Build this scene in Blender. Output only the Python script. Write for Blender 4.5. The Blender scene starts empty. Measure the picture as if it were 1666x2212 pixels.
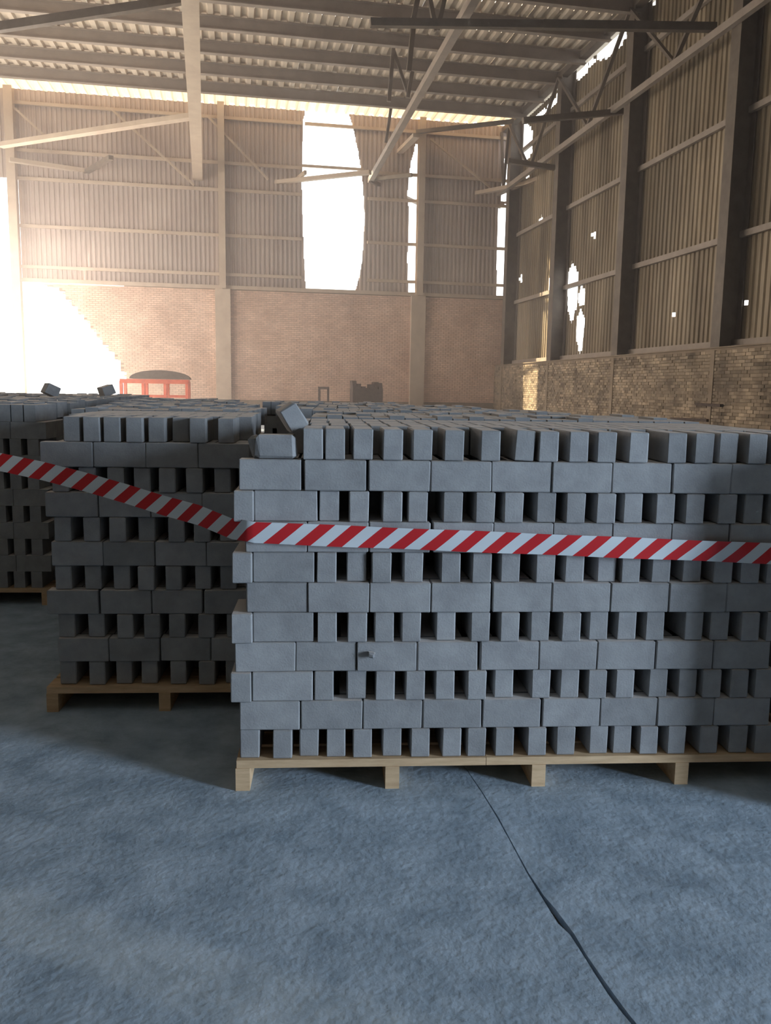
import bpy, bmesh, math, random
import numpy as np
from mathutils import Vector, Matrix

# ------------------------------------------------------------------ camera
RW, RH, FPX = 1666.0, 2212.0, 1850.0
PITCH, ROLL, EYE = math.radians(8.2), math.radians(0.9), 1.62
SC = bpy.context.scene
COL = SC.collection
FWD = np.array([0, math.cos(PITCH), -math.sin(PITCH)])
_r = np.array([1.0, 0, 0]); _u = np.cross(_r, FWD)
RIGHT = math.cos(ROLL) * _r + math.sin(ROLL) * _u
UPV = -math.sin(ROLL) * _r + math.cos(ROLL) * _u
cam_d = bpy.data.cameras.new('camera')
cam = bpy.data.objects.new('camera', cam_d); COL.objects.link(cam)
cam.matrix_world = Matrix(((RIGHT[0], UPV[0], -FWD[0], 0), (RIGHT[1], UPV[1], -FWD[1], 0), (RIGHT[2], UPV[2], -FWD[2], EYE), (0, 0, 0, 1)))
cam_d.sensor_fit = 'VERTICAL'; cam_d.sensor_height = 36.0; cam_d.lens = 36.0 * FPX / RH
cam_d.clip_end = 500
SC.camera = cam

# ------------------------------------------------------------------ hall frame
CORNER = np.array([5.82, 42.4, 0.0])                   # back right corner of the hall
_a, _b = math.radians(79), math.radians(-9.9)
UA = np.array([-math.sin(_a), -math.cos(_a), 0])        # along the back wall, away from the corner
VA = np.array([-math.sin(_b), -math.cos(_b), 0])        # along the right wall, towards the viewer
def hp(u, v, z=0.0):
    p = CORNER + UA * u + VA * v
    return Vector((p[0], p[1], z))

# ------------------------------------------------------------------ world, sun, daylight
wd = bpy.data.worlds.new('sky'); SC.world = wd; wd.use_nodes = True
bg = wd.node_tree.nodes['Background']
bg.inputs[0].default_value = (1.0, 0.97, 0.95, 1); bg.inputs[1].default_value = 4.0
def light(name, kind, loc, energy, color, size=None, target=None, size_y=None, spread=None):
    d = bpy.data.lights.new(name, kind); d.energy = energy; d.color = color
    o = bpy.data.objects.new(name, d); COL.objects.link(o); o.location = loc
    if kind == 'AREA':
        d.shape = 'RECTANGLE'; d.size = size; d.size_y = size_y or size
        if spread: d.spread = spread
    if target is not None:
        o.rotation_euler = (Vector(target) - Vector(loc)).to_track_quat('-Z', 'Y').to_euler()
    return o
# low sun behind the back wall, shining in through its gaps
_s = (hp(-4.5, 3.0) - hp(0, 0)); _s.z = -3.8
sun = light('sun', 'SUN', (0, 60, 30), 20.0, (1.0, 0.80, 0.52)); sun.data.angle = math.radians(0.8)
sun.rotation_euler = _s.to_track_quat('-Z', 'Y').to_euler()
# cool daylight through the side gate in the right wall, behind the viewer
light('daylight_side_gate', 'AREA', hp(-0.2, 46.0, 2.9), 3050, (0.66, 0.85, 1.08), 3.0, hp(14, 37.5, 0.8), 5.0)
# added warm fill lamp at the unseen left side, then back gate daylight
light('added_left_fill', 'AREA', hp(25.5, 12.0, 5.0), 2300, (1.0, 0.82, 0.66), 18.0, hp(5, 8, 7.5), 7.0)
light('daylight_back_gate', 'AREA', hp(21.5, 0.6, 4.2), 2000, (1.0, 0.79, 0.66), 6.5, hp(13.5, 20, 2.5), 7.0)
SC.view_settings.view_transform = 'Standard'; SC.view_settings.look = 'None'
SC.view_settings.gamma = 1.0; SC.view_settings.use_curve_mapping = False
SC.view_settings.exposure = 0.0
SC.cycles.use_denoising = True
SC.cycles.max_bounces = 8; SC.cycles.diffuse_bounces = 5

# ------------------------------------------------------------------ helpers
def ray(x, y): return FWD * FPX + RIGHT * (x - RW / 2) - UPV * (y - RH / 2)
EYEP = np.array([0, 0, EYE])
def on_plane(x, y, n, p):
    v = ray(x, y); n = np.asarray(n, float)
    return EYEP + v * (np.dot(n, np.asarray(p) - EYEP) / np.dot(n, v))
def on_z(x, y, z): return on_plane(x, y, (0, 0, 1), (0, 0, z))
NR, NB = np.cross(VA, (0, 0, 1)), np.cross(UA, (0, 0, 1))
def rw(x, y, off=0.0):                                 # photo measure -> (v, z) on the right wall
    p = on_plane(x, y, NR, CORNER + UA * off); return float((p - CORNER) @ VA), float(p[2])
def bw(x, y, v=0.0):                                   # photo measure -> (u, z) on a plane parallel to the back wall
    p = on_plane(x, y, NB, CORNER + VA * v); return float((p - CORNER) @ UA), float(p[2])
def tag(o, label=None, cat=None, group=None, kind=None):
    if label: o['label'] = label
    if cat: o['category'] = cat
    if group: o['group'] = group
    if kind: o['kind'] = kind
    return o
def mesh(name, verts, faces, mat, smooth=False):
    me = bpy.data.meshes.new(name); me.from_pydata([tuple(v) for v in verts], [], faces)
    me.materials.append(mat); me.update()
    if smooth: me.polygons.foreach_set('use_smooth', [True] * len(me.polygons))
    return me
def obj(name, me, parent=None, mw=None):
    o = bpy.data.objects.new(name, me); COL.objects.link(o)
    if parent is not None: o.parent = parent
    if mw is not None: o.matrix_world = mw if parent is None else mw
    return o
def empty(name, loc=(0, 0, 0)):
    o = bpy.data.objects.new(name, None); COL.objects.link(o); o.location = loc; o.empty_display_size = 0.2
    return o
class MB:
    """collects vertices and faces of one mesh"""
    def __init__(s): s.v, s.f = [], []
    def box(s, c, ax, ay, az):                           # centre and three half-axis vectors
        b = len(s.v); c, ax, ay, az = (Vector(k) for k in (c, ax, ay, az))
        for i in (-1, 1):
            for j in (-1, 1):
                for k in (-1, 1): s.v.append(c + ax * i + ay * j + az * k)
        for q in ((0, 1, 3, 2), (4, 6, 7, 5), (0, 4, 5, 1), (2, 3, 7, 6), (0, 2, 6, 4), (1, 5, 7, 3)):
            s.f.append([b + k for k in q])
        return s
    def bar(s, a, b, w, h, up=(0, 0, 1)):                # rectangular bar from a to b
        a, b = Vector(a), Vector(b); d = (b - a); x = d.normalized(); up = Vector(up)
        y = up.cross(x)
        if y.length < 1e-3: y = Vector((1, 0, 0)).cross(x)
        y.normalize(); z = x.cross(y)
        return s.box((a + b) / 2, d / 2, y * w / 2, z * h / 2)
    def build(s, name, mat, parent=None): return obj(name, mesh(name, s.v, s.f, mat), parent)
def ibeam(mb, a, b, w, h, side, t=0.02):
    """I section from a to b; side = direction of the web's depth"""
    a, b = Vector(a), Vector(b); x = (b - a).normalized(); y = Vector(side).normalized(); z = x.cross(y)
    m, d = (a + b) / 2, (b - a) / 2
    mb.box(m, d, y * h / 2, z * t / 2)
    for s in (-1, 1): mb.box(m + y * s * (h / 2), d, y * t / 2, z * w / 2)

# ------------------------------------------------------------------ materials
def newmat(name, base, rough=0.85, metal=0.0):
    m = bpy.data.materials.new(name); m.use_nodes = True
    nt = m.node_tree; p = nt.nodes['Principled BSDF']
    p.inputs['Base Color'].default_value = (*base, 1); p.inputs['Roughness'].default_value = rough; p.inputs['Metallic'].default_value = metal
    if 'Specular IOR Level' in p.inputs: p.inputs['Specular IOR Level'].default_value = 0.25
    return m, nt, p
def N(nt, t, **kw):
    n = nt.nodes.new(t)
    for k, v in kw.items(): setattr(n, k, v)
    return n
def noisy(name, c1, c2, scale=6.0, rough=0.85, island=0.0, obj_rand=0.0, bump=0.2, bscale=60.0, c3=None, stretch=None, metal=0.0, bdist=0.01):
    """two-tone procedural surface with per-piece variation"""
    m, nt, p = newmat(name, c1, rough, metal); L = nt.links.new
    tc = N(nt, 'ShaderNodeNewGeometry')
    mp = N(nt, 'ShaderNodeMapping'); L(tc.outputs['Position'], mp.inputs[0])
    if stretch: mp.inputs['Scale'].default_value = stretch
    nz = N(nt, 'ShaderNodeTexNoise'); nz.inputs['Scale'].default_value = scale; nz.inputs['Detail'].default_value = 6; nz.inputs['Roughness'].default_value = 0.65
    L(mp.outputs[0], nz.inputs['Vector'])
    rp = N(nt, 'ShaderNodeValToRGB'); rp.color_ramp.elements[0].position = 0.33; rp.color_ramp.elements[1].position = 0.68
    rp.color_ramp.elements[0].color = (*c1, 1); rp.color_ramp.elements[1].color = (*c2, 1)
    if c3:
        e = rp.color_ramp.elements.new(0.5); e.color = (*c3, 1)
    L(nz.outputs['Fac'], rp.inputs[0]); out = rp.outputs[0]
    if island or obj_rand:
        oi = N(nt, 'ShaderNodeObjectInfo'); add = N(nt, 'ShaderNodeMath', operation='MULTIPLY_ADD')
        L(oi.outputs['Random'], add.inputs[0]); add.inputs[1].default_value = obj_rand
        mi = N(nt, 'ShaderNodeMath', operation='MULTIPLY'); L(tc.outputs['Random Per Island'], mi.inputs[0]); mi.inputs[1].default_value = island
        L(mi.outputs[0], add.inputs[2])
        s = N(nt, 'ShaderNodeMath', operation='ADD'); L(add.outputs[0], s.inputs[0]); s.inputs[1].default_value = 1.0 - 0.5 * (island + obj_rand)
        hs = N(nt, 'ShaderNodeHueSaturation'); L(s.outputs[0], hs.inputs['Value']); L(out, hs.inputs['Color']); out = hs.outputs[0]
    L(out, p.inputs['Base Color'])
    if bump:
        n2 = N(nt, 'ShaderNodeTexNoise'); n2.inputs['Scale'].default_value = bscale; n2.inputs['Detail'].default_value = 5
        L(tc.outputs['Position'], n2.inputs['Vector'])
        bp = N(nt, 'ShaderNodeBump'); bp.inputs['Strength'].default_value = bump; bp.inputs['Distance'].default_value = bdist
        L(n2.outputs['Fac'], bp.inputs['Height']); L(bp.outputs[0], p.inputs['Normal'])
    return m
M_BLOCK = noisy('concrete_grey', (0.255, 0.25, 0.25), (0.34, 0.335, 0.33), 9, 0.95, island=0.12, obj_rand=0.22, bump=0.35, bscale=140, bdist=0.004)
def lit_tops(m):
    """upward faces painted paler, for the grazing light on the tops"""
    nt = m.node_tree; L = nt.links.new; p = nt.nodes['Principled BSDF']; src = p.inputs['Base Color'].links[0].from_socket
    g = N(nt, 'ShaderNodeNewGeometry'); sp = N(nt, 'ShaderNodeSeparateXYZ'); L(g.outputs['True Normal'], sp.inputs[0])
    mr = N(nt, 'ShaderNodeMapRange'); L(sp.outputs[2], mr.inputs[0]); mr.inputs[1].default_value = .8; mr.inputs[2].default_value = .97; mr.inputs[4].default_value = .8
    mx = N(nt, 'ShaderNodeMix', data_type='RGBA'); L(mr.outputs[0], mx.inputs['Factor']); L(src, mx.inputs['A']); mx.inputs['B'].default_value = (.80, .73, .68, 1)
    L(mx.outputs['Result'], p.inputs['Base Color'])
lit_tops(M_BLOCK)  # light on the block tops is put into their colour
M_FLOOR = noisy('dusty_concrete', (0.26, 0.33, 0.40), (0.46, 0.55, 0.64), 5.0, 0.95, bump=0.6, bscale=34, c3=(0.36, 0.44, 0.52), bdist=0.007)
M_DIRT = noisy('joint_dirt', (0.05, 0.045, 0.04), (0.10, 0.09, 0.08), 30, 1.0)
M_WOOD = noisy('pallet_pine', (0.50, 0.33, 0.19), (0.68, 0.48, 0.29), 5, 0.8, obj_rand=0.15, stretch=(1, 6, 8), bump=0.2, bscale=40, bdist=0.003)
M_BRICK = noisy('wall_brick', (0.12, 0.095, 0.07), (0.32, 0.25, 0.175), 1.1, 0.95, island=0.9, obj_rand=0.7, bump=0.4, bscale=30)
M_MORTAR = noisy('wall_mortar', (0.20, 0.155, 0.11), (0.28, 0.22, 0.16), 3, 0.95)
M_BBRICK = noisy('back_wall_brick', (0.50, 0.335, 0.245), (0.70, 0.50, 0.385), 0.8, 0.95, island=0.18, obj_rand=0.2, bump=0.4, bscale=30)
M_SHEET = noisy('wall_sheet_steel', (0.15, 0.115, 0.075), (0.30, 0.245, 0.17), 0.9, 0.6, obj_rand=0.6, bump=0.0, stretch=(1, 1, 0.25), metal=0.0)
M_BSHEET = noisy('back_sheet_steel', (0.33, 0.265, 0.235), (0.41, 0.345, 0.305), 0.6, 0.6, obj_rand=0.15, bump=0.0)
M_ROOF = noisy('roof_deck_steel', (0.50, 0.42, 0.33), (0.64, 0.54, 0.43), 0.7, 0.6, obj_rand=0.15, bump=0.0)
M_STEEL = noisy('dark_painted_steel', (0.10, 0.08, 0.065), (0.17, 0.14, 0.11), 3, 0.6, obj_rand=0.2, bump=0.0)
M_LSTEEL = noisy('pale_painted_steel', (0.38, 0.30, 0.23), (0.48, 0.39, 0.30), 2, 0.6, obj_rand=0.1, bump=0.0)
M_PURLIN = noisy('purlin_paint', (0.24, 0.20, 0.165), (0.32, 0.27, 0.225), 2, 0.7, bump=0.0)
M_DARK = noisy('dark_rusty_metal', (0.05, 0.035, 0.03), (0.10, 0.075, 0.06), 8, 0.8)
M_RED = noisy('red_paint', (0.55, 0.08, 0.04), (0.68, 0.14, 0.07), 6, 0.5)
M_EARTH = noisy('outdoor_ground', (0.55, 0.48, 0.38), (0.68, 0.60, 0.50), 0.8, 1.0, bump=0.0)
def translucent_mat():
    m, nt, p = newmat('translucent_roof_plastic', (0.78, 0.66, 0.50), 0.5); L = nt.links.new
    t = N(nt, 'ShaderNodeBsdfTranslucent'); t.inputs[0].default_value = (0.80, 0.62, 0.42, 1)
    mx = N(nt, 'ShaderNodeMixShader'); mx.inputs[0].default_value = 0.35
    L(p.outputs[0], mx.inputs[1]); L(t.outputs[0], mx.inputs[2]); L(mx.outputs[0], nt.nodes['Material Output'].inputs[0])
    return m
M_TRANS = translucent_mat()
def tape_mat():
    m, nt, p = newmat('striped_tape_film', (0.8, 0.8, 0.8), 0.35); L = nt.links.new
    uv = N(nt, 'ShaderNodeUVMap'); sp = N(nt, 'ShaderNodeSeparateXYZ'); L(uv.outputs[0], sp.inputs[0])
    a = N(nt, 'ShaderNodeMath', operation='MULTIPLY'); L(sp.outputs[1], a.inputs[0]); a.inputs[1].default_value = -1.15
    b = N(nt, 'ShaderNodeMath', operation='ADD'); L(sp.outputs[0], b.inputs[0]); L(a.outputs[0], b.inputs[1])
    c = N(nt, 'ShaderNodeMath', operation='DIVIDE'); L(b.outputs[0], c.inputs[0]); c.inputs[1].default_value = 0.122
    f = N(nt, 'ShaderNodeMath', operation='FRACT'); L(c.outputs[0], f.inputs[0])
    g = N(nt, 'ShaderNodeMath', operation='LESS_THAN'); L(f.outputs[0], g.inputs[0]); g.inputs[1].default_value = 0.5
    mx = N(nt, 'ShaderNodeMix', data_type='RGBA'); L(g.outputs[0], mx.inputs['Factor'])
    mx.inputs['A'].default_value = (0.72, 0.76, 0.78, 1); mx.inputs['B'].default_value = (0.62, 0.03, 0.035, 1)
    L(mx.outputs['Result'], p.inputs['Base Color'])
    t = N(nt, 'ShaderNodeBsdfTranslucent'); L(mx.outputs['Result'], t.inputs[0])
    ms = N(nt, 'ShaderNodeMixShader'); ms.inputs[0].default_value = 0.2
    L(p.outputs[0], ms.inputs[1]); L(t.outputs[0], ms.inputs[2]); L(ms.outputs[0], nt.nodes['Material Output'].inputs[0])
    return m
M_TAPE = tape_mat()
RND = random.Random(7)

# ------------------------------------------------------------------ FLOOR (two slabs with an open joint between)
joint_px = [(1000, 1650, .002), (1042, 1712, .003), (1075, 1765, .004), (1105, 1820, .003), (1140, 1885, .004), (1172, 1935, .007), (1192, 1962, .014), (1215, 1995, .017), (1236, 2018, .010),
            (1262, 2060, .007), (1290, 2103, .009), (1322, 2150, .011), (1352, 2190, .010), (1372, 2214, .009)]
jp = [(on_z(x, y, 0), w * 1.5) for x, y, w in joint_px]
d0 = jp[0][0] - jp[4][0]; d0 /= np.linalg.norm(d0); d1 = jp[-1][0] - jp[-5][0]; d1 /= np.linalg.norm(d1)
jp = [(jp[0][0] + d0 * 60, .004), (jp[0][0] + d0 * 2, .003)] + jp + [(jp[-1][0] + d1 * 1.5, .006), (jp[-1][0] + d1 * 25, .006)]
def slab(side):
    edge = [(p[0] + side * w / 2, p[1]) for p, w in jp]
    far = 45.0 * side
    top = [(x, y, 0) for x, y in edge]
    outer = [(far, edge[-1][1], 0), (far, edge[0][1], 0)]
    v = top + outer + [(x, y, -0.15) for x, y, _ in top + outer]
    n = len(top) + 2
    f = [list(range(n)) if side < 0 else list(range(n))[::-1]]
    f += [[i, (i + 1) % n, (i + 1) % n + n, i + n] for i in range(n)]
    return v, f
def ring_stain():
    nt = M_FLOOR.node_tree; L = nt.links.new; p = nt.nodes['Principled BSDF']; src = p.inputs['Base Color'].links[0].from_socket
    g = N(nt, 'ShaderNodeNewGeometry'); c = on_z(1450, 1852, 0)
    nz = N(nt, 'ShaderNodeTexNoise'); nz.inputs['Scale'].default_value = 14; nz.inputs['Detail'].default_value = 8; L(g.outputs['Position'], nz.inputs['Vector'])
    ds = N(nt, 'ShaderNodeVectorMath', operation='SUBTRACT'); L(g.outputs['Position'], ds.inputs[0]); ds.inputs[1].default_value = (c[0] + .07, c[1] + .07, 0)
    ad = N(nt, 'ShaderNodeVectorMath', operation='MULTIPLY_ADD'); L(nz.outputs['Color'], ad.inputs[0]); ad.inputs[1].default_value = (.14, .14, 0); L(ds.outputs[0], ad.inputs[2])
    ln = N(nt, 'ShaderNodeVectorMath', operation='LENGTH'); L(ad.outputs[0], ln.inputs[0])
    a = N(nt, 'ShaderNodeMath', operation='SUBTRACT'); L(ln.outputs['Value'], a.inputs[0]); a.inputs[1].default_value = .17
    b = N(nt, 'ShaderNodeMath', operation='ABSOLUTE'); L(a.outputs[0], b.inputs[0])
    m = N(nt, 'ShaderNodeMapRange'); L(b.outputs[0], m.inputs[0]); m.inputs[1].default_value = .004; m.inputs[2].default_value = .03; m.inputs[3].default_value = .16; m.inputs[4].default_value = 0
    mx = N(nt, 'ShaderNodeMix', data_type='RGBA'); L(m.outputs[0], mx.inputs['Factor']); L(src, mx.inputs['A']); mx.inputs['B'].default_value = (.10, .10, .10, 1)
    L(mx.outputs['Result'], p.inputs['Base Color'])
ring_stain()
fl = empty('floor'); tag(fl, kind='structure')
for s in (-1, 1):
    v, f = slab(s); obj('slab', mesh('slab', v, f, M_FLOOR), fl)
mb = MB(); mb.box((0, 20, -0.25), (60, 0, 0), (0, 60, 0), (0, 0, 0.1)); mb.build('subbase', M_DIRT, fl)
jb = MB()
for (p, w), (q, w2) in zip(jp[1:-1], jp[2:]): jb.bar((p[0], p[1], -0.035), (q[0], q[1], -0.035), max(w, w2) + .004, 0.02)
jb.build('joint_filling', M_DIRT, fl)

# ------------------------------------------------------------------ corrugated sheets
def profile(width, pitch, depth):
    """trapezoid rib profile: list of (along, out)"""
    n = max(1, round(width / pitch)); p = width / n; out = []
    for i in range(n):
        x = i * p
        out += [(x, 0), (x + p * .38, 0), (x + p * .5, depth), (x + p * .88, depth)]
    return out + [(width, 0)]
_sheet_cache = {}
def sheet_mesh(width, height, pitch, depth, mat, holes=(), step=0.12):
    """sheet in local x (along), y (out), z (up); quads whose centre falls in a hole polygon are missing"""
    key = (round(width, 2), round(height, 2), pitch, depth, mat.name)
    if not holes and key in _sheet_cache: return _sheet_cache[key]
    pr = profile(width, pitch, depth)
    if holes:
        fine = []
        for (x0, y0), (x1, y1) in zip(pr, pr[1:]):
            k = 2 if x1 - x0 > .07 else 1
            fine += [(x0 + (x1 - x0) * i / k, y0 + (y1 - y0) * i / k) for i in range(k)]
        pr = fine + [pr[-1]]
    nz = max(1, int(height / step)) if holes else 1
    v = [(x, y, height * k / nz) for k in range(nz + 1) for x, y in pr]
    m = len(pr); f = []
    for k in range(nz):
        for i in range(m - 1):
            cx = (pr[i][0] + pr[i + 1][0]) / 2; cz = height * (k + .5) / nz
            if any(inside(cx, cz, h) for h in holes): continue
            f.append([k * m + i, k * m + i + 1, (k + 1) * m + i + 1, (k + 1) * m + i])
    if not f: return None
    me = mesh('corrugated_sheet', v, f, mat)
    if not holes: _sheet_cache[key] = me
    return me
def inside(x, y, poly):
    c = False; n = len(poly)
    for i in range(n):
        (x0, y0), (x1, y1) = poly[i], poly[(i + 1) % n]
        if (y0 > y) != (y1 > y) and x < (x1 - x0) * (y - y0) / (y1 - y0) + x0: c = not c
    return c
def frame_mat(origin, ax, ay):
    ax = Vector(ax).normalized(); ay = Vector(ay).normalized(); az = ax.cross(ay)
    return Matrix(((ax[0], ay[0], az[0], origin[0]), (ax[1], ay[1], az[1], origin[1]), (ax[2], ay[2], az[2], origin[2]), (0, 0, 0, 1)))
VU, VV = Vector(UA), Vector(VA)
def put_sheets(parent, origin_fn, along, out, a0, a1, z0, z1, mat, holes, pitch, depth, w=1.0, name='corrugated_sheet'):
    """row of sheets from a0 to a1; holes in (a, z)"""
    n = max(1, round((a1 - a0) / w)); w = (a1 - a0) / n
    for i in range(n):
        s0 = a0 + i * w
        loc = [[(a - s0, z - z0) for a, z in h] for h in holes if max(a for a, z in h) > s0 and min(a for a, z in h) < s0 + w and max(z for a, z in h) > z0 and min(z for a, z in h) < z1]
        me = sheet_mesh(w + .02, z1 - z0 + .03, pitch, depth, mat, loc)
        if me is None: continue
        o = obj(name, me, parent); p = origin_fn(s0)
        # local x = along, y = out, z = up; columns may be a left-handed set, so build the matrix directly
        A, O = Vector(along).normalized(), Vector(out).normalized()
        o.matrix_world = Matrix(((A[0], O[0], 0, p[0]), (A[1], O[1], 0, p[1]), (0, 0, 1, z0), (0, 0, 0, 1)))

ZT = 13.85                                              # underside of the roof deck
# ------------------------------------------------------------------ BRICKWORK
def brickwork(parent, pt, along, out, a0, a1, z0, z1, mat, keep, single=None, L=0.25, Hh=0.088, D=0.05, name='brick'):
    """running-bond bricks proud of a mortar core; keep(a,z) False leaves the brick out; single(a,z) True makes it an own object"""
    A, O = Vector(along).normalized(), Vector(out).normalized()
    mbb = MB(); n_single = 0; base = None; r = random.Random(11)
    nz = int((z1 - z0) / Hh)
    for k in range(nz):
        z = z0 + (k + .5) * Hh; a = a0 + (0 if k % 2 else -L / 2)
        while a < a1:
            ca = a + L / 2
            lo, hi = max(a, a0), min(a + L, a1)
            if hi - lo > .05 and keep((lo + hi) / 2, z):
                pr = r.uniform(-.008, .008); c = pt((lo + hi) / 2) + O * (pr + D / 2); c = Vector((c[0], c[1], z))
                if single and single(ca, z) and n_single < 300 and hi - lo > L * .9:
                    if base is None:
                        t = MB(); t.box((0, 0, 0), (L / 2 - .005, 0, 0), (0, D / 2, 0), (0, 0, Hh / 2 - .005)); base = mesh(name, t.v, t.f, mat)
                    o = obj(name, base, parent); n_single += 1
                    o.matrix_world = Matrix(((A[0], O[0], 0, c[0]), (A[1], O[1], 0, c[1]), (0, 0, 1, c[2]), (0, 0, 0, 1)))
                else:
                    mbb.box(c, A * ((hi - lo) / 2 - .005), O * (D / 2), (0, 0, Hh / 2 - .005))
            a += L
    o = mbb.build('brick_courses', mat, parent); o['kind'] = 'stuff'
    return n_single

# ------------------------------------------------------------------ WALL RIGHT
wr = empty('wall_right', hp(0, 0)); tag(wr, kind='structure'); wr.location = (0, 0, 0)
BZ = 2.80
GATE_V = (44.4, 47.6)
def rpoly(pts): return [rw(x, y) for x, y in pts]
r_holes = [rpoly(p) for p in (
    [(1114, 275), (1120, 262), (1140, 262), (1152, 285), (1152, 330), (1136, 350), (1116, 340)],
    [(1188, 600), (1200, 584), (1207, 610), (1206, 660), (1200, 702), (1188, 690)],
    [(1228, 590), (1238, 566), (1251, 590), (1247, 660), (1236, 700), (1226, 660)],
    [(1250, 640), (1256, 616), (1267, 630), (1263, 658), (1252, 664)],
    [(1246, 690), (1256, 665), (1266, 690), (1261, 740), (1254, 768), (1247, 740)],
    [(1160, 252), (1178, 232), (1184, 240), (1166, 258)], [(1182, 232), (1204, 206), (1220, 190), (1224, 200), (1200, 226), (1184, 242)],
    [(1240, 168), (1262, 142), (1274, 138), (1270, 156), (1250, 172)], [(1270, 140), (1284, 124), (1288, 130), (1276, 146)],
    [(1288, 124), (1310, 92), (1334, 62), (1346, 58), (1356, 76), (1342, 100), (1318, 122), (1296, 132)],
    [(1354, 46), (1370, 30), (1378, 40), (1364, 58)], [(1398, 8), (1404, -6), (1424, -6), (1414, 12)],
    [(1132, 384), (1142, 366), (1144, 386)], [(1161, 482), (1172, 466), (1173, 484)], [(1275, 512), (1287, 498), (1289, 514)],
    [(1120, 608), (1128, 594), (1130, 608)], [(1103, 719), (1110, 706), (1112, 720)], [(1452, 684), (1462, 672), (1463, 684)],
    [(1605, 661), (1618, 649), (1619, 661)], [(1600, 40), (1616, 26), (1616, 38)])]
v_end = 56.0
bay = 6.15; v0c = 1.25
ptR = lambda a: hp(0, a)
levels = [(BZ, 5.7), (5.7, 8.75), (8.75, 11.2), (11.2, ZT - .12)]
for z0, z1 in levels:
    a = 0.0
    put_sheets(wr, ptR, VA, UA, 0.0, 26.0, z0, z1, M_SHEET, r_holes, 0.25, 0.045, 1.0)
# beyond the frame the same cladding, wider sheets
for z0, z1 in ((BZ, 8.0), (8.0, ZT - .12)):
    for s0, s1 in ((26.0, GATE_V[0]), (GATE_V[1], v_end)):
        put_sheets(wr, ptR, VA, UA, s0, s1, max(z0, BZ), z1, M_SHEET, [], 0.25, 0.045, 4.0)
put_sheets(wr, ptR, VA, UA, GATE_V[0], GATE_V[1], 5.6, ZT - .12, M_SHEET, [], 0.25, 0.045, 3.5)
# brick base: mortar core, bricks in front
core = MB()
for s0, s1 in ((0.0, GATE_V[0]), (GATE_V[1], v_end)):
    core.box(hp(0.16, (s0 + s1) / 2, BZ / 2), VV * (s1 - s0) / 2, VU * 0.44, (0, 0, BZ / 2))
core.build('mortar_core', M_MORTAR, wr)
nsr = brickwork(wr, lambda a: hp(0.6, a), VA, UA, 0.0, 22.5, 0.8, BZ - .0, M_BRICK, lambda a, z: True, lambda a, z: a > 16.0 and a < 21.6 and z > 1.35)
mb = MB(); mb.box(hp(0.32, 13.0, BZ + .015), VV * 13, VU * .35, (0, 0, .015)); mb.build('wall_coping', M_MORTAR, wr)
# brick piers, columns, girts
for k in range(8):
    v = v0c + bay * k
    if GATE_V[0] < v < GATE_V[1]: continue
    mb = MB(); ibeam(mb, hp(0.36, v, BZ + .03), hp(0.36, v, ZT - .05), 0.42, 0.56, VU, 0.03); mb.build('steel_column', M_STEEL, wr)
    mb = MB(); mb.box(hp(0.62, v - .05, (BZ - .02) / 2), VU * .05, VV * .10, (0, 0, (BZ - .1) / 2)); mb.build('brick_pier', M_MORTAR, wr)
for z, mt in ((BZ + .15, M_PURLIN), (5.7, M_PURLIN), (8.75, M_PURLIN), (12.4, M_PURLIN)):
    for k in range(-1, 4):
        a, b = max(0.0, v0c + bay * k), v0c + bay * (k + 1)
        mb = MB(); mb.bar(hp(.12, a, z), hp(.12, b, z), .12, .16); mb.build('girt', mt, wr)
# longitudinal tie and its lattice up to the eaves
mb = MB(); mb.bar(hp(.75, 0, 10.8), hp(.75, 30, 10.8), .16, .20); mb.build('eaves_tie', M_PURLIN, wr)
for k in range(-1, 4):
    a, b = max(0.1, v0c + bay * k), v0c + bay * (k + 1)
    m = (a + b) / 2
    for p, q in (((a, ZT - .3), (m, 10.9)), ((b, ZT - .3), (m, 10.9))):
        mb = MB(); mb.bar(hp(.7, *p), hp(.7, *q), .09, .12, VU); mb.build('eaves_brace', M_STEEL, wr)
mb = MB(); mb.bar(hp(.5, 0, ZT - .16), hp(.5, 40, ZT - .16), .3, .22); mb.build('eaves_beam', M_STEEL, wr)
for (x0, y0), (x1, y1) in (((1505, 873), (1560, 876)), ((1452, 904), (1530, 908))):
    a, b = rw(x0, y0, .68), rw(x1, y1, .68)
    mb = MB(); mb.bar(hp(.68, a[0], a[1]), hp(.68, b[0], b[1]), .12, .07); mb.build('iron_bar', M_DARK, wr)

# ------------------------------------------------------------------ WALL BACK
wb = empty('wall_back'); tag(wb, kind='structure')
BB = 5.95
gate_poly = [(17.9, 0), (17.95, 2.0), (18.1, 2.6), (18.8, 3.4), (19.6, 4.5), (20.6, 5.75), (21.6, 5.95), (26.5, 5.95), (26.5, 0)]  # sloping side imitates glare spilling past the gateway edge
def bpoly(pts): return [bw(x, y) for x, y in pts]
b_holes = [bpoly(p) for p in (
    [(655, 262), (660, 236), (752, 240), (765, 285), (774, 330), (784, 400), (788, 470), (783, 560), (776, 600), (764, 640), (662, 640), (656, 540), (652, 400)],
    [(898, 312), (909, 306), (909, 362), (905, 366), (909, 372), (909, 410), (905, 420), (909, 432), (908, 530), (906, 610), (898, 642), (882, 642), (880, 560), (884, 460), (880, 420), (886, 360)],
    [(1086, 350), (1098, 335), (1099, 378), (1096, 400), (1098, 418), (1094, 436), (1083, 432), (1084, 400)],
    [(1076, 450), (1098, 440), (1097, 560), (1094, 640), (1086, 654), (1072, 648), (1074, 560)])]
b_holes.append([(22.15, 5.8), (22.15, 10.3), (26.5, 10.3), (26.5, 5.8)])
ptB = lambda a: hp(a, 0)
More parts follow.
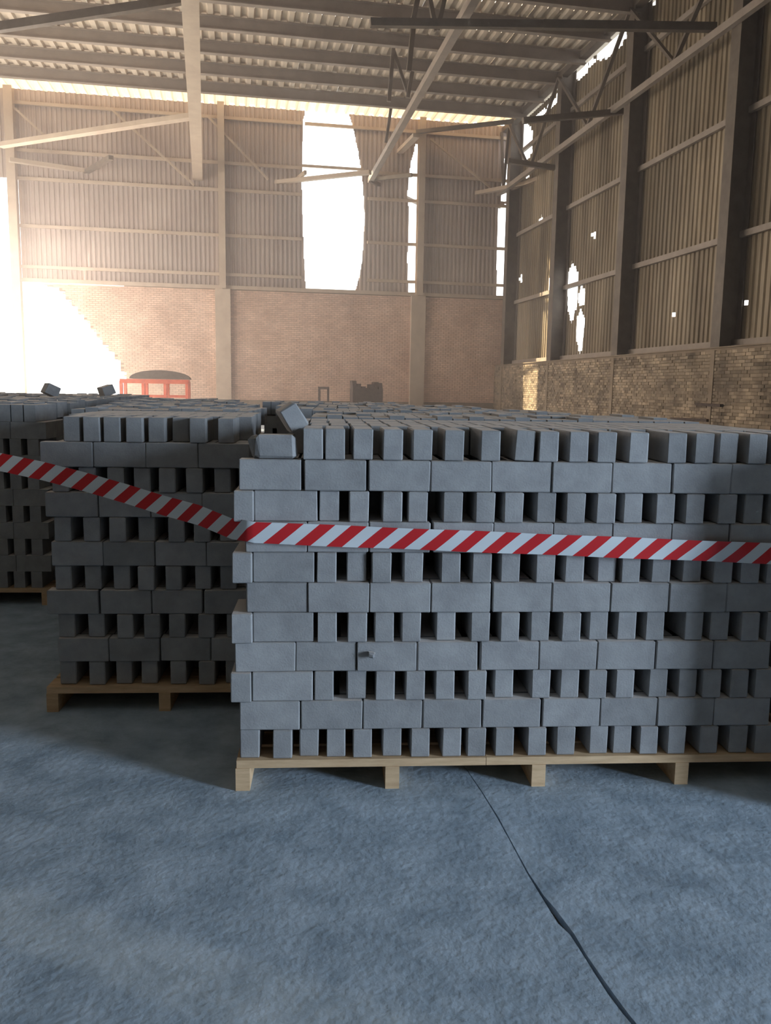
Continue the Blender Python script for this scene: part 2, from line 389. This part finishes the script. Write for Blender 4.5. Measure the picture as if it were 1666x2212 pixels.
for z0, z1 in ((BB, 8.3), (8.3, 10.25), (10.25, ZT)):
    put_sheets(wb, ptB, UA, VA, 0.0, 26.5, z0, z1, M_BSHEET, b_holes, 0.20, 0.04, 1.02)
core = MB()
core.box(hp(8.95, -.15, BB / 2), VU * 8.95, VV * .15, (0, 0, BB / 2)); core.build('mortar_core', M_MORTAR, wb)
keepB = lambda a, z: not inside(a, z, gate_poly)
# full-depth bricks beside the gateway, stepped edge shaped to imitate the glare
rag = MB(); Hc = 0.088
for k in range(int(BB / Hc)):
    z = (k + .5) * Hc; a = 17.9
    while a < 22.2:
        if not inside(a + .1, z, gate_poly): rag.box(hp(a + .12, -.15, z), VU * .125, VV * .15, (0, 0, Hc / 2))
        a += .25
rag.build('glare_shaped_edge', M_MORTAR, wb)
brickwork(wb, ptB, UA, VA, 0.0, 22.2, 1.0, BB, M_BBRICK, keepB, lambda a, z: 8.5 < a < 17.0 and 2.0 < z < 2.9)
for u in (4.55, 13.6):
    mb = MB(); mb.box(hp(u, .16, BB / 2), VU * .34, VV * .16, (0, 0, BB / 2)); mb.build('brick_pier', M_LSTEEL, wb)
    mb = MB(); ibeam(mb, hp(u, .28, BB), hp(u, .28, ZT), 0.3, 0.42, VV, 0.03); mb.build('steel_column', M_LSTEEL, wb)
mb = MB(); mb.bar(hp(13.6, .3, 2.0), hp(13.6, .3, 2.1), .1, .1)
mb = MB(); ibeam(mb, hp(22.3, .3, 0), hp(22.3, .3, ZT), 0.35, 0.4, VV, 0.03); mb.build('steel_column', M_LSTEEL, wb)
mb = MB(); mb.bar(hp(.2, .10, BB + .08), hp(22.2, .10, BB + .08), .26, .16); mb.build('base_beam', M_LSTEEL, wb)
for z in (6.6, 8.3, 10.25, 11.4, 13.3):
    for a, b in ((.2, 4.4), (4.7, 7.0 if z < 13 else 9.9), (10.05, 13.45), (13.75, 22.2)):
        mb = MB(); mb.bar(hp(a, .09, z), hp(b, .09, z), .12, .13); mb.build('girt', M_LSTEEL, wb)
mb = MB(); mb.bar(hp(10.05, .09, 11.5), hp(7.2, .09, 11.5), .10, .11); mb.build('girt', M_LSTEEL, wb)
for (p, q) in (((240, 235), (420, 400)), ((30, 232), (110, 305)), ((450, 252), (580, 388)), ((930, 300), (1060, 405))):
    a, b = bw(*p, v=.35), bw(*q, v=.35)
    mb = MB(); mb.bar(hp(a[0], .35, a[1]), hp(b[0], .35, b[1]), .08, .09, VV); mb.build('wall_brace', M_LSTEEL, wb)

# ------------------------------------------------------------------ WALL LEFT / FRONT (outside the frame, they close the hall)
wl = empty('wall_left'); tag(wl, kind='structure')
mb = MB(); mb.box(hp(26.6, 28, 1.4), VV * 28, VU * .1, (0, 0, 1.4)); mb.build('wall_base', M_MORTAR, wl)
for a0, a1, z0 in ((0.0, 18.0, 9.0), (18.0, v_end, 2.8), (18.0, v_end, 9.0)):
    put_sheets(wl, lambda a: hp(26.5, a), VA, -UA, a0, a1, z0, 9.0 if z0 < 5 else ZT, M_SHEET, [], 0.25, 0.045, 4.0)
mb = MB(); mb.box(hp(26.65, 28, ZT + .1), VV * 29, VU * .15, (0, 0, .45)); mb.box(hp(26.62, 37, 9), VV * 19.5, VU * .05, (0, 0, .25)); mb.build('sun_leak_cover', M_SHEET, wl)  # added out of view to block sun leaking past the sheet edges
wf = empty('wall_front'); tag(wf, kind='structure')
put_sheets(wf, lambda a: hp(a, v_end), UA, -VA, 0.0, 26.5, 8.0, ZT, M_SHEET, [], 0.25, 0.045, 4.0)
for a0, a1 in ((0, 26.5),):
    put_sheets(wf, lambda a: hp(a, v_end), UA, -VA, a0, a1, 0.0, 8.0, M_SHEET, [], 0.25, 0.045, 3.5)

# ------------------------------------------------------------------ CEILING: deck sheets, purlins, trusses
ce = empty('ceiling'); tag(ce, kind='structure')
RP = 0.44
def roof_strip(v0, v1, mat, u0=-0.1, u1=26.6, w=RP * 4, lift=0.0):
    n = round((u1 - u0) / w); w = (u1 - u0) / n
    pr = profile(w, RP, 0.10)
    vs = [(x, y_, t * (v1 - v0 + .06)) for t in (0, 1) for x, y_ in pr]; m = len(pr)
    me = mesh('roof_sheet', [(x, z, y) for x, y, z in vs], [[i, i + 1, m + i + 1, m + i] for i in range(m - 1)], mat)
    for i in range(n):
        o = obj('roof_sheet', me, ce); p = hp(u0 + i * w, v0)
        o.matrix_world = Matrix(((UA[0], VA[0], 0, p[0]), (UA[1], VA[1], 0, p[1]), (0, 0, 1, ZT + lift + RND.uniform(0, .01)), (0, 0, 0, 1)))
roof_strip(0.0, 1.5, M_TRANS)
pv = [1.5]
while pv[-1] < 24: pv.append(pv[-1] + 2.15)
for a, b in zip(pv, pv[1:]): roof_strip(a, b, M_ROOF)
roof_strip(pv[-1], v_end, M_ROOF)
for v in [q + 1.3 for q in pv]:
    for a, b in ((.4, 9.2), (9.2, 18.0), (18.0, 26.4)):
        mb = MB(); ibeam(mb, hp(a, v, ZT - .22), hp(b, v, ZT - .22), .22, .40, (0, 0, 1), .03); mb.build('purlin', M_PURLIN, ce)
# longitudinal bottom chords (near vertical in the picture)
def chord(p0, p1, z, w, h, mat, name, ext=1.25, parent=ce):
    a, b = on_z(*p0, z), on_z(*p1, z); b = a + (b - a) * ext
    mb = MB(); mb.bar(a, b, w, h); return mb.build(name, mat, parent), Vector(a), Vector(b)
chord((428, 405), (412, 20), 10.75, .42, .3, M_LSTEEL, 'truss_chord')
_, ca, cb = chord((800, 390), (1011, 20), 11.0, .22, .22, M_PURLIN, 'truss_chord')
def member(p, q, v, w, mat=M_STEEL, name='truss_member'):
    a, b = bw(*p, v=v), bw(*q, v=v)
    mb = MB(); mb.bar(hp(a[0], v, a[1]), hp(b[0], v, b[1]), w, w, VV); mb.build(name, mat, ce)
for p, q, v, w in (((926, -10), (911, 58), 15.0, .14), ((911, 58), (901, 156), 13.4, .14), ((901, 156), (891, 212), 9.0, .13), ((984, -10), (966, 68), 15, .12), ((948, -10), (963, 68), 15, .12),
                   ((863, 60), (849, 220), 8.0, .13), ((849, 220), (836, 308), 2.2, .12), ((859, 107), (891, 207), 8.0, .10),
                   ((831, 52), (1200, 57), 18.5, .18), ((1200, 57), (1572, 62), 18.5, .2), ((1145, 262), (1362, 242), 12.6, .18), ((1105, 348), (1212, 364), 7.2, .18),
                   ((0, 66), (200, 36), 16.5, .2), ((200, 36), (420, 2), 16.5, .2)):
    member(p, q, v, w)
# plan bracing at chord level
for p, q, z, w, mt in (((0, 314), (300, 268), 10.75, .34, M_LSTEEL), ((300, 268), (425, 250), 10.75, .34, M_LSTEEL), ((20, 345), (425, 404), 10.75, .26, M_LSTEEL), ((448, 410), (800, 372), 10.75, .24, M_LSTEEL),
                       ((915, 440), (1160, 392), 10.8, .24, M_LSTEEL), ((1212, 365), (1000, 450), 10.8, .1, M_LSTEEL), ((800, 392), (900, 292), 12.4, .3, M_LSTEEL), ((800, 390), (905, 440), 10.9, .12, M_STEEL), ((800, 388), (890, 378), 11.0, .12, M_STEEL),
                       ((612, 412), (660, 372), 10.9, .12, M_LSTEEL), ((180, 375), (240, 340), 10.7, .2, M_STEEL), ((900, 285), (1110, 262), 13.2, .16, M_STEEL)):
    a, b = on_z(*p, z), on_z(*q, z)
    mb = MB(); mb.bar(a, b, w, .16); mb.build('plan_brace', mt, ce)

# ground outside the back gate
gd = MB(); gd.box((0, 95, -.35), (90, 0, 0), (0, 50, 0), (0, 0, .1)); go = gd.build('ground', M_EARTH); go['kind'] = 'structure'

# ------------------------------------------------------------------ BLOCK STACKS
CH, DECK = 0.1215, 0.129
SA = np.array([-0.57, 3.277, 0.0]); SYAW = math.radians(3.78)
SX = np.array([math.cos(SYAW), math.sin(SYAW), 0]); SY = np.array([-math.sin(SYAW), math.cos(SYAW), 0])
def block_mesh(L, W, Hh, bev=.004, jag=0.0, seed=0):
    bm = bmesh.new(); bmesh.ops.create_cube(bm, size=1.0)
    for v in bm.verts: v.co = Vector((v.co.x * W, v.co.y * L, v.co.z * Hh))
    bmesh.ops.bevel(bm, geom=bm.edges[:], offset=bev, segments=1, affect='EDGES')
    r = random.Random(seed)
    for v in bm.verts: v.co += Vector((r.uniform(-1, 1), r.uniform(-1, 1), r.uniform(-.3, .3))) * (.0012 + jag)
    me = bpy.data.meshes.new('concrete_block'); bm.to_mesh(me); bm.free(); me.materials.append(M_BLOCK)
    return me
HEAD = [block_mesh(.25, .079, CH - .0025, seed=k) for k in range(5)]          # long axis in depth
STRE = [block_mesh(.079, .247, CH - .0025, seed=20 + k) for k in range(5)]     # long axis along the face
BULK = MB()
def place(me, X, Y, z, S=SA, yaw=0.0, tilt=0.0, sx=1.0, label=None, group=None, name='concrete_block'):
    o = bpy.data.objects.new(name, me); COL.objects.link(o)
    p = S + SX * X + SY * Y
    o.location = (p[0], p[1], z); o.rotation_euler = (0, tilt, SYAW + yaw); o.scale = (sx, 1, 1)
    tag(o, label, 'block', group); return o
def bulk(X0, X1, Y0, Y1, z, S=SA):
    p = S + SX * (X0 + X1) / 2 + SY * (Y0 + Y1) / 2
    BULK.box((p[0], p[1], z), SX * (X1 - X0) / 2, SY * (Y1 - Y0) / 2, (0, 0, CH / 2 - .001))
nF = SY
def localX(px, py):
    p = on_plane(px, py, nF, SA); return float((p - SA) @ SX)
def rowY(k, px):                                         # picture row of course k (0 = top) at column px
    z = DECK + CH * (10.5 - k)
    x = (px - 833) / 1850.0 * 3.4
    # find by projecting the face point
    X = float((np.array([x, 3.35, 0]) - SA) @ SX); P = SA + SX * X + np.array([0, 0, z]) - EYEP
    return RH / 2 - FPX * float(P @ UPV) / float(P @ FWD)
S_, H_ = 's', 'h'
rows = {
 0: ([], [(655,697),(702,745),(764,806),(829,868),(893,934),(963,1002),(1041,1083),(1117,1155),(1168,1205),(1231,1270),(1292,1332),(1362,1400),(1447,1482),(1505,1541),(1562,1598),(1620,1655)]),
 1: ([(522,645),(661,788),(797,930),(931,1060),(1065,1191),(1192,1318),(1320,1447),(1456,1580),(1582,1702)], []),
 2: ([(548,685)], [(505,547),(690,733),(755,797),(828,868),(882,924),(958,1000),(1029,1070),(1090,1130),(1163,1202),(1225,1265),(1290,1330),(1350,1390),(1418,1457),(1483,1522),(1555,1592),(1612,1650)]),
 3: ([(530,663),(665,796),(798,930),(938,1064),(1066,1192),(1194,1319),(1321,1447),(1452,1577),(1578,1700)], []),
 4: ([(549,677)], [(502,545),(685,727),(750,792),(804,846),(873,914),(954,994),(1021,1061),(1085,1123),(1160,1198),(1225,1263),(1297,1334),(1346,1384),(1412,1451),(1482,1520),(1545,1583),(1604,1642)]),
 5: ([(532,664),(665,798),(799,931),(932,1060),(1068,1190),(1191,1314),(1316,1440),(1446,1568),(1570,1692)], []),
 6: ([(548,675)], [(500,545),(686,728),(752,792),(810,850),(868,909),(946,984),(1018,1058),(1082,1122),(1150,1188),(1215,1254),(1278,1316),(1340,1378),(1398,1437),(1484,1521),(1540,1578),(1604,1641)]),
 7: ([(508,637),(639,770),(772,900),(902,1032),(1041,1163),(1165,1289),(1291,1415),(1422,1540),(1542,1660)], []),
 8: ([(545,676)], [(498,543),(680,721),(750,791),(813,852),(878,917),(943,981),(1012,1049),(1072,1111),(1152,1190),(1213,1251),(1273,1310),(1332,1369),(1406,1443),(1470,1506),(1521,1556),(1580,1616)]),
 9: ([(518,648),(650,783),(785,911),(917,1037),(1049,1163),(1174,1296),(1298,1418),(1420,1540),(1542,1660)], []),
 10: ([], [(518,560),(590,630),(648,688),(706,746),(763,803),(828,866),(889,926),(957,995),(1010,1050),(1071,1110),(1141,1180),(1203,1243),(1277,1314),(1327,1366),(1382,1421),(1443,1481),(1513,1550),(1579,1616)]),
}
ORD = ['first','second','third','fourth','fifth','sixth','seventh','eighth','ninth','tenth','eleventh','twelfth','thirteenth','fourteenth','fifteenth','sixteenth','seventeenth','eighteenth','nineteenth','twentieth','twenty-first','twenty-second','twenty-third','twenty-fourth']
def course(k): return 'top course' if k == 0 else 'bottom course' if k == 10 else ORD[k] + ' course down'
X_END = 2.30
n_ind = 0
for k, (st, he) in rows.items():
    z = DECK + CH * (10.5 - k)
    items = [(a, b, 's') for a, b in st] + [(a, b, 'h') for a, b in he]
    items.sort()
    placed = []
    for a, b, t in items:
        cx = (a + b) / 2; y = rowY(k, cx)
        X = (localX(a, y) + localX(b, y)) / 2; wreal = localX(b, y) - localX(a, y)
        nom = .079 if t == 'h' else .247
        w = min(max(wreal, nom * .97), nom * 1.03)
        if placed and X - w / 2 < placed[-1] + .0015: X = placed[-1] + .0015 + w / 2
        placed.append(X + w / 2)
        n = len(placed) + (1 if k == 0 else 0)
        if t == 'h': me, Y = RND.choice(HEAD), .125 + RND.choice((0, 0, .004, .012, .022)); kindw = 'end-on'
        else: me, Y = RND.choice(STRE), .04 + RND.uniform(0, .008); kindw = 'lengthwise'
        if n == 1 and t == 'h' and k > 0 and k < 10: Y = .125 - .012
        tilt = math.radians(3.0) if (k == 0 and a == 1117) else math.radians(RND.uniform(-.25, .25) if t == 'h' else 0)
        lab = f'{kindw} grey block, {ORD[n - 1]} from the tape-wrapped corner, {course(k)} of near stack'
        o = place(me, X, Y, z + (.002 if abs(tilt) > .02 else 0), yaw=math.radians(RND.uniform(-.5, .5)), tilt=tilt if k == 0 else 0, sx=w / nom, label=lab, group='blocks on the face of the near stack')
        n_ind += 1
    xx = placed[-1] + .03
    while xx < X_END - .08:                               # out of frame on the right
        if he and len(he) > 2: bulk(xx, xx + .079, .0, .25, z); xx += .079 + RND.uniform(.03, .06)
        else: bulk(xx, min(xx + .247, X_END), .0, .079, z); xx += .255
# ranks behind the face of the near stack
def fill_ranks(k, z, x0, x1, y0, y1, S=SA, single_rows=0, tight=False, who=''):
    global n_ind
    y = y0; rank = 0
    while y < y1 - .1:
        x = x0 + RND.uniform(0, .03); c = 0
        while x < x1 - .08:
            j = RND.uniform(-.006, .006); dz = RND.uniform(-.0, .0)
            if rank < single_rows and x < 1.75:
                c += 1
                place(RND.choice(HEAD), x + .04, y + .125 + j, z, S, yaw=math.radians(RND.uniform(-.15, .15)), label=f'grey block, {ORD[c - 1]} from the open end, {ORD[rank + 1]} rank back on top of {who}', group=f'blocks on top of the {who}')
                n_ind += 1
            else: bulk(x, x + .079, y + j, y + .248 + j, z, S)
            x += .079 + (RND.uniform(.003, .008) if tight else RND.choice((.012, .03, .045, .05)))
        y += .262; rank += 1
DEPTH = 1.06
for k in range(11):
    z = DECK + CH * (10.5 - k)
    y0 = .285 if len(rows[k][1]) > 2 else .095
    fill_ranks(k, z, .03 if k else .16, X_END, y0, DEPTH, single_rows=2 if k == 0 else 0, who='near stack', tight=(k == 0))
# loose and broken pieces at the open top corner of the near stack
def px_place(me, x, y, Y, z, label, **kw):
    X = localX(x, y) ; return place(me, X, Y, z, label=label, **kw)
ztop = DECK + CH * 11
bb = block_mesh(.12, .155, .092, .012, .004, 5)
px_place(bb, 596, 965, .065, ztop - CH + .047, 'short broken grey block at the tape-wrapped end of the near stack top course')
sl = block_mesh(.10, .035, .085, .010, .004, 9)
px_place(sl, 547, 960, .09, ztop - CH + .044, 'narrow broken sliver of block at the very corner of the near stack top', tilt=math.radians(-8))
px_place(block_mesh(.2, .075, .10, .006, .002, 12), 626, 930, .155, ztop + .036, 'tilted grey block leaning on the broken end of the near stack top course', tilt=math.radians(-32), yaw=math.radians(8))
chip = block_mesh(.03, .03, .022, .006, .003, 33)
o = px_place(chip, 802, 1398, -.012, DECK + CH * 3.62, 'small pale stone chip lodged in a joint of the near stack face', name='stone_chip'); o['category'] = 'stone'

# second stack, in the shade, set back to the left
p2 = on_z(358, 1533, 0); S2 = np.array([-1.64, 0, 0]); S2[1] = p2[1] + (S2[0] - p2[0]) * math.tan(SYAW)
W2 = 1.0
for k in range(11):
    z = DECK + CH * (10.5 - k); n = 0
    if k % 2 == 0:
        x = .02 + RND.uniform(0, .02); ws = []
        while x < W2 - .07: ws.append(x); x += .079 + RND.choice((.045, .052, .06, .065))
        if k == 0: ws = [float((on_plane(q, 925, nF, S2) - S2) @ SX) - .0395 for q in (152, 196, 240, 289, 336, 384, 427, 487)]
        for x in ws[::-1]:
            n += 1
            place(RND.choice(HEAD), x + .04, .125 + RND.choice((0, .008, .02)) + (.05 if k == 0 and n == 3 else 0), z, S2, yaw=math.radians(RND.uniform(-.6, .6)), label=f'shaded end-on block, {ORD[n - 1]} from the near stack, {course(k)} of rear stack', group='blocks on the face of the shaded rear stack')
            n_ind += 1
        fill_ranks(k, z, .02, W2, .285, DEPTH, S2, single_rows=0, who='rear stack', tight=(k == 0))
    else:
        x = W2 - .125 + RND.uniform(-.03, .03)
        while x > .1:
            n += 1
            place(RND.choice(STRE), x, .04 + RND.uniform(0, .008), z, S2, label=f'shaded lengthwise block, {ORD[n - 1]} from the near stack, {course(k)} of rear stack', group='blocks on the face of the shaded rear stack')
            n_ind += 1; x -= .2485 + RND.choice((.001, .003, .008))
        fill_ranks(k, z, .02, W2, .095, DEPTH, S2, tight=True)
print('INDIVIDUAL BLOCKS', n_ind, 'wall bricks', nsr)
# the remaining stacks behind and beside: plain blocks joined
pallets = []
def far_stack(x0, y0, w, d, courses=11, fulldepth=False):
    """x0,y0 world-ish coordinates in the near stack's frame"""
    for k in range(11 - courses, 11):
        z = DECK + CH * (10.5 - k)
        yy = y0
        rank = 0
        while yy < y0 + d - .1:
            x = x0 + RND.uniform(0, .02)
            face = rank == 0 or fulldepth or k <= 11 - courses or yy + .3 > y0 + d
            if face and (k % 2 == 0 or k == 11 - courses):
                while x < x0 + w - .08:
                    bulk(x, x + .079, yy, yy + .248, z + (RND.choice((0, 0, 0, .012)) if k == 11 - courses else 0)); x += .079 + (.045 if rank == 0 and k > 0 else RND.uniform(.002, .010))
            else: 
                while x < x0 + w - .2: bulk(x, x + .247, yy, yy + .248, z); x += .251
            yy += .262; rank += 1
    pallets.append((x0, y0, w, d))
far_stack(0.25, 1.30, 2.2, 1.06)
far_stack(0.05, 2.55, 2.05, 1.06)
far_stack(-0.1, 3.8, 1.8, 1.06)
far_stack(-0.3, 5.05, 1.4, 1.06)
far_stack(-1.25, 2.15, 1.15, 1.06); far_stack(-1.4, 3.4, 1.15, 1.06); far_stack(-1.6, 4.65, 1.1, 1.06); far_stack(-1.8, 5.9, 1.1, 1.06)
for j in range(6): far_stack(-2.95 - .14 * j, 3.0 + 1.25 * j, 1.25, 1.06)
for j in range(6): far_stack(-4.35 - .14 * j, 3.0 + 1.25 * j, 1.25, 1.06)
for j in range(5): far_stack(-5.8 - .14 * j, 4.2 + 1.25 * j, 1.25, 1.06)
far_stack(2.42, -.40, 2.2, 1.06)                          # beside the frame on the right, shades the near stack's end
bo = BULK.build('concrete_blocks', M_BLOCK)
tag(bo, 'packed grey concrete blocks behind the stack faces and in the further stacks', 'blocks', kind='stuff')
for (x, y, X, Yd, tl) in ((110, 846, 0, 12.2, 25), (230, 846, 0, 12.2, -18)):
    p = on_z(x, y, ztop + .06)
    o = place(block_mesh(.25, .15, .12, .006, .003, int(x)), 0, 0, 0, label='tilted grey block lying on a far stack before the bright gateway, ' + ('the wedge-shaped one' if x < 200 else 'nearer the red frame'))
    o.location = (p[0], p[1], ztop + .075); o.rotation_euler = (0, math.radians(tl), SYAW + .5)

# ------------------------------------------------------------------ PALLETS
def pallet(S, x0, y0, w, d, label, n_str, joint=None, first=0.0, step=.6):
    o = empty('pallet', tuple(S + SX * x0 + SY * y0)); tag(o, label, 'pallet')
    M = lambda X, Y, z: Vector(S + SX * (x0 + X) + SY * (y0 + Y)) + Vector((0, 0, z)) - o.location
    for i in range(n_str):
        X = first + i * step
        mb = MB(); mb.box(M(X, d / 2, .0475), SX * .0285, SY * (d / 2 - .01), (0, 0, .0475)); mb.build('bearer', M_WOOD, o)
    nb = max(4, int(d / .14)); pw = d / nb
    for j in range(nb):
        cuts = [0, w] if (j or joint is None) else [0, joint, w]
        for a, b in zip(cuts, cuts[1:]):
            mb = MB(); mb.box(M((a + b) / 2, pw * (j + .5), .112), SX * ((b - a) / 2 - .001), SY * (pw / 2 - .012), (0, 0, .0165)); mb.build('deck_board', M_WOOD, o)
    return o
jx = localX(1050, 1640)
xl = localX(511, 1650)
pallet(SA, xl, -.02, X_END - xl + .03, DEPTH + .03, 'pale pine pallet under the near stack of blocks', 5, joint=jx - xl, first=(localX(525, 1690) - xl), step=(localX(1470, 1680) - localX(525, 1690)) / 3)
xl2 = -.03
s2leg = float((np.array(p2) - S2) @ SX)
pallet(S2, xl2, -.03, W2 + .12, DEPTH + .05, 'shaded wooden pallet under the rear stack of blocks', 3, first=s2leg - xl2 - .55, step=.55)
mbp = MB()
vis = {8: 'shaded wooden pallet under the dim block stack left of the rear stack', 14: 'wooden pallet under the dim outermost stack left of the rear stack'}
for i, (x0, y0, w, d) in enumerate(pallets):
    if i in vis:
        pallet(SA, x0 - .02, y0 - .02, w + .04, d + .03, vis[i], 3, first=.05, step=(w - .06) / 2); continue
    P0 = SA + SX * x0 + SY * y0
    for X in (.05, w / 2, w - .05): mbp.box(P0 + SX * X + SY * d / 2 + np.array([0, 0, .0475]), SX * .028, SY * d / 2, (0, 0, .0475))
    mbp.box(P0 + SX * w / 2 + SY * d / 2 + np.array([0, 0, .112]), SX * w / 2, SY * d / 2, (0, 0, .0165))
tag(mbp.build('pallets', M_WOOD), 'wooden pallets hidden under the further block stacks', 'pallets', kind='stuff')

# ------------------------------------------------------------------ BARRIER TAPE
def tape_path():
    pts = []
    for x in range(1900, 545, -25):
        y = 1192 + (1666 - x) * (-.0) - (1666 - x) * .0275 - 12 * max(0, (1 - (x - 540) / 1126)) 
        y = 1196 - 46 * ((1666 - x) / 1126.0)
        p = on_plane(x, y, nF, SA - SY * .026); pts.append(Vector(p))
    c = Vector(on_plane(534, 1147, nF, SA - SY * .028)); pts.append(c)
    ends = [(500, 1142, 3.31), (430, 1113, 3.44), (350, 1091, 3.56), (270, 1066, 3.66), (180, 1040, 3.76), (90, 1017, 3.85), (0, 998, 3.93), (-120, 975, 4.03)]
    for x, y, yy in ends: pts.append(Vector(on_plane(x, y, (0, 1, 0), (0, yy, 0))))
    e = Vector(SA + SX * -3.9 + SY * 2.97); e.z = 1.33; last = pts[-1].copy()
    for t in (.25, .5, .75, 1.0): pts.append(last.lerp(e, t))
    return pts
pts = tape_path(); hw = .042
vs, fs, us = [], [], []; s = 0
for i, p in enumerate(pts):
    if i: s += (p - pts[i - 1]).length
    lean = .006 * math.sin(i * .5)
    n = Vector(SY) * -1
    for t in (-1, 0, 1):
        vs.append(p + Vector((0, 0, t * hw)) + n * (lean * t + (.002 if t == 0 else 0))); us.append((-s, t * hw))
for i in range(len(pts) - 1):
    for j in (0, 1): fs.append([i * 3 + j, i * 3 + j + 1, i * 3 + 4 + j, i * 3 + 3 + j])
me = mesh('barrier_tape', vs, fs, M_TAPE, True)
uvl = me.uv_layers.new(name='UVMap')
for lp in me.loops: uvl.data[lp.index].uv = us[lp.vertex_index]
tape = obj('barrier_tape', me); tag(tape, 'red and white diagonally striped barrier tape stretched round the near block stack', 'tape')

# ------------------------------------------------------------------ THINGS BY THE BACK WALL
def back_thing(name, label, cat, v):
    o = empty(name); tag(o, label, cat); return o
v = 7.0
t = back_thing('equipment_frame', 'red steel frame with dark rounded cover beside the bright gateway', 'frame', v)
u0, u1 = bw(412, 830, v)[0], bw(270, 830, v)[0]; zr = bw(340, 824, v)[1]
c = hp((u0 + u1) / 2, v, 0); t.location = c
def rel(u, vv, z): return hp(u, vv, z) - c
for i in range(4):
    u = u0 + (u1 - u0) * i / 3
    for dv in (0, 1.2): MB().bar(rel(u, v - dv, 0), rel(u, v - dv, zr), .11, .11).build('post', M_RED, t)
for dv in (0, 1.2): MB().bar(rel(u0 - .05, v - dv, zr), rel(u1 + .05, v - dv, zr), .14, .16).build('top_rail', M_RED, t)
MB().bar(rel(u0, v, zr - .55), rel(u1, v, zr - .55), .08, .10).build('lower_rail', M_RED, t)
cv, cf = [], []; nn = 14
for i in range(nn + 1):
    a = math.pi * i / nn; uu = (u0 + u1) / 2 - .2 + (u1 - u0) * .46 * math.cos(a); zz = zr + .1 + .32 * math.sin(a)
    for dv in (-.05, 1.25): cv.append(rel(uu, v - dv, zz))
for i in range(nn): cf.append([2 * i, 2 * i + 1, 2 * i + 3, 2 * i + 2])
cf.append([2 * i for i in range(nn + 1)]); cf.append([2 * i + 1 for i in range(nn + 1)][::-1])
obj('cover', mesh('cover', cv, cf, M_DARK), t)
v = 3.0
t = back_thing('metal_stand', 'narrow dark upright metal frame before the back brick wall', 'stand', v)
u0, u1 = bw(712, 840, v)[0], bw(693, 840, v)[0]; zt = bw(700, 838, v)[1]; c = hp((u0 + u1) / 2, v, 0); t.location = c
for u in (u0, u1): MB().bar(rel(u, v, 0), rel(u, v, zt), .09, .09).build('post', M_DARK, t)
MB().bar(rel(u0 - .04, v, zt), rel(u1 + .04, v, zt), .09, .10).build('crossbar', M_DARK, t)
MB().bar(rel(u0, v, .6), rel(u1, v, .6), .06, .06).build('lower_bar', M_DARK, t)
for u in (u0, u1): MB().bar(rel(u, v - .3, .04), rel(u, v + .3, .04), .09, .08).build('foot', M_DARK, t)
t = back_thing('scrap_bin', 'dark metal bin with a notched heaped top against the back brick wall', 'bin', v)
u0, u1 = bw(826, 850, v)[0], bw(762, 850, v)[0]; zt = bw(790, 840, v)[1]; c = hp((u0 + u1) / 2, v, 0); t.location = c
MB().box(rel((u0 + u1) / 2, v, (zt + .15) / 2), VU * (u1 - u0) / 2, VV * .5, (0, 0, (zt - .15) / 2)).build('body', M_DARK, t)
for i, hgt in enumerate((.34, .22, .10, .05, .20, .30, .26)):
    u = u1 - (u1 - u0) * (i + .5) / 7
    MB().box(rel(u, v, zt + hgt / 2 - .03), VU * (u1 - u0) / 14.5, VV * .4, Vector((.02 * (i % 3 - 1), 0, hgt / 2 + .03))).build('scrap_piece', M_DARK, t)
for u in (u0 + .15, u1 - .15): MB().box(rel(u, v, .075), VU * .06, VV * .45, (0, 0, .075)).build('skid', M_DARK, t)

# ------------------------------------------------------------------ DUST HAZE in the far part of the hall
hm = bpy.data.materials.new('dust_haze'); hm.use_nodes = True; nt = hm.node_tree; nt.nodes.remove(nt.nodes['Principled BSDF'])
vs_ = nt.nodes.new('ShaderNodeVolumeScatter'); vs_.inputs['Color'].default_value = (1.0, 0.92, 0.87, 1); vs_.inputs['Density'].default_value = 0.0105; vs_.inputs['Anisotropy'].default_value = 0.55
nt.links.new(vs_.outputs[0], nt.nodes['Material Output'].inputs['Volume'])
mb = MB(); mb.box(hp(13.2, 16.2, 6.95), VU * 13.0, VV * 15.8, (0, 0, 6.8)); ho = mb.build('dust_haze', hm); ho['kind'] = 'stuff'; ho['label'] = 'thin dusty haze hanging in the far part of the hall'; ho['category'] = 'haze'
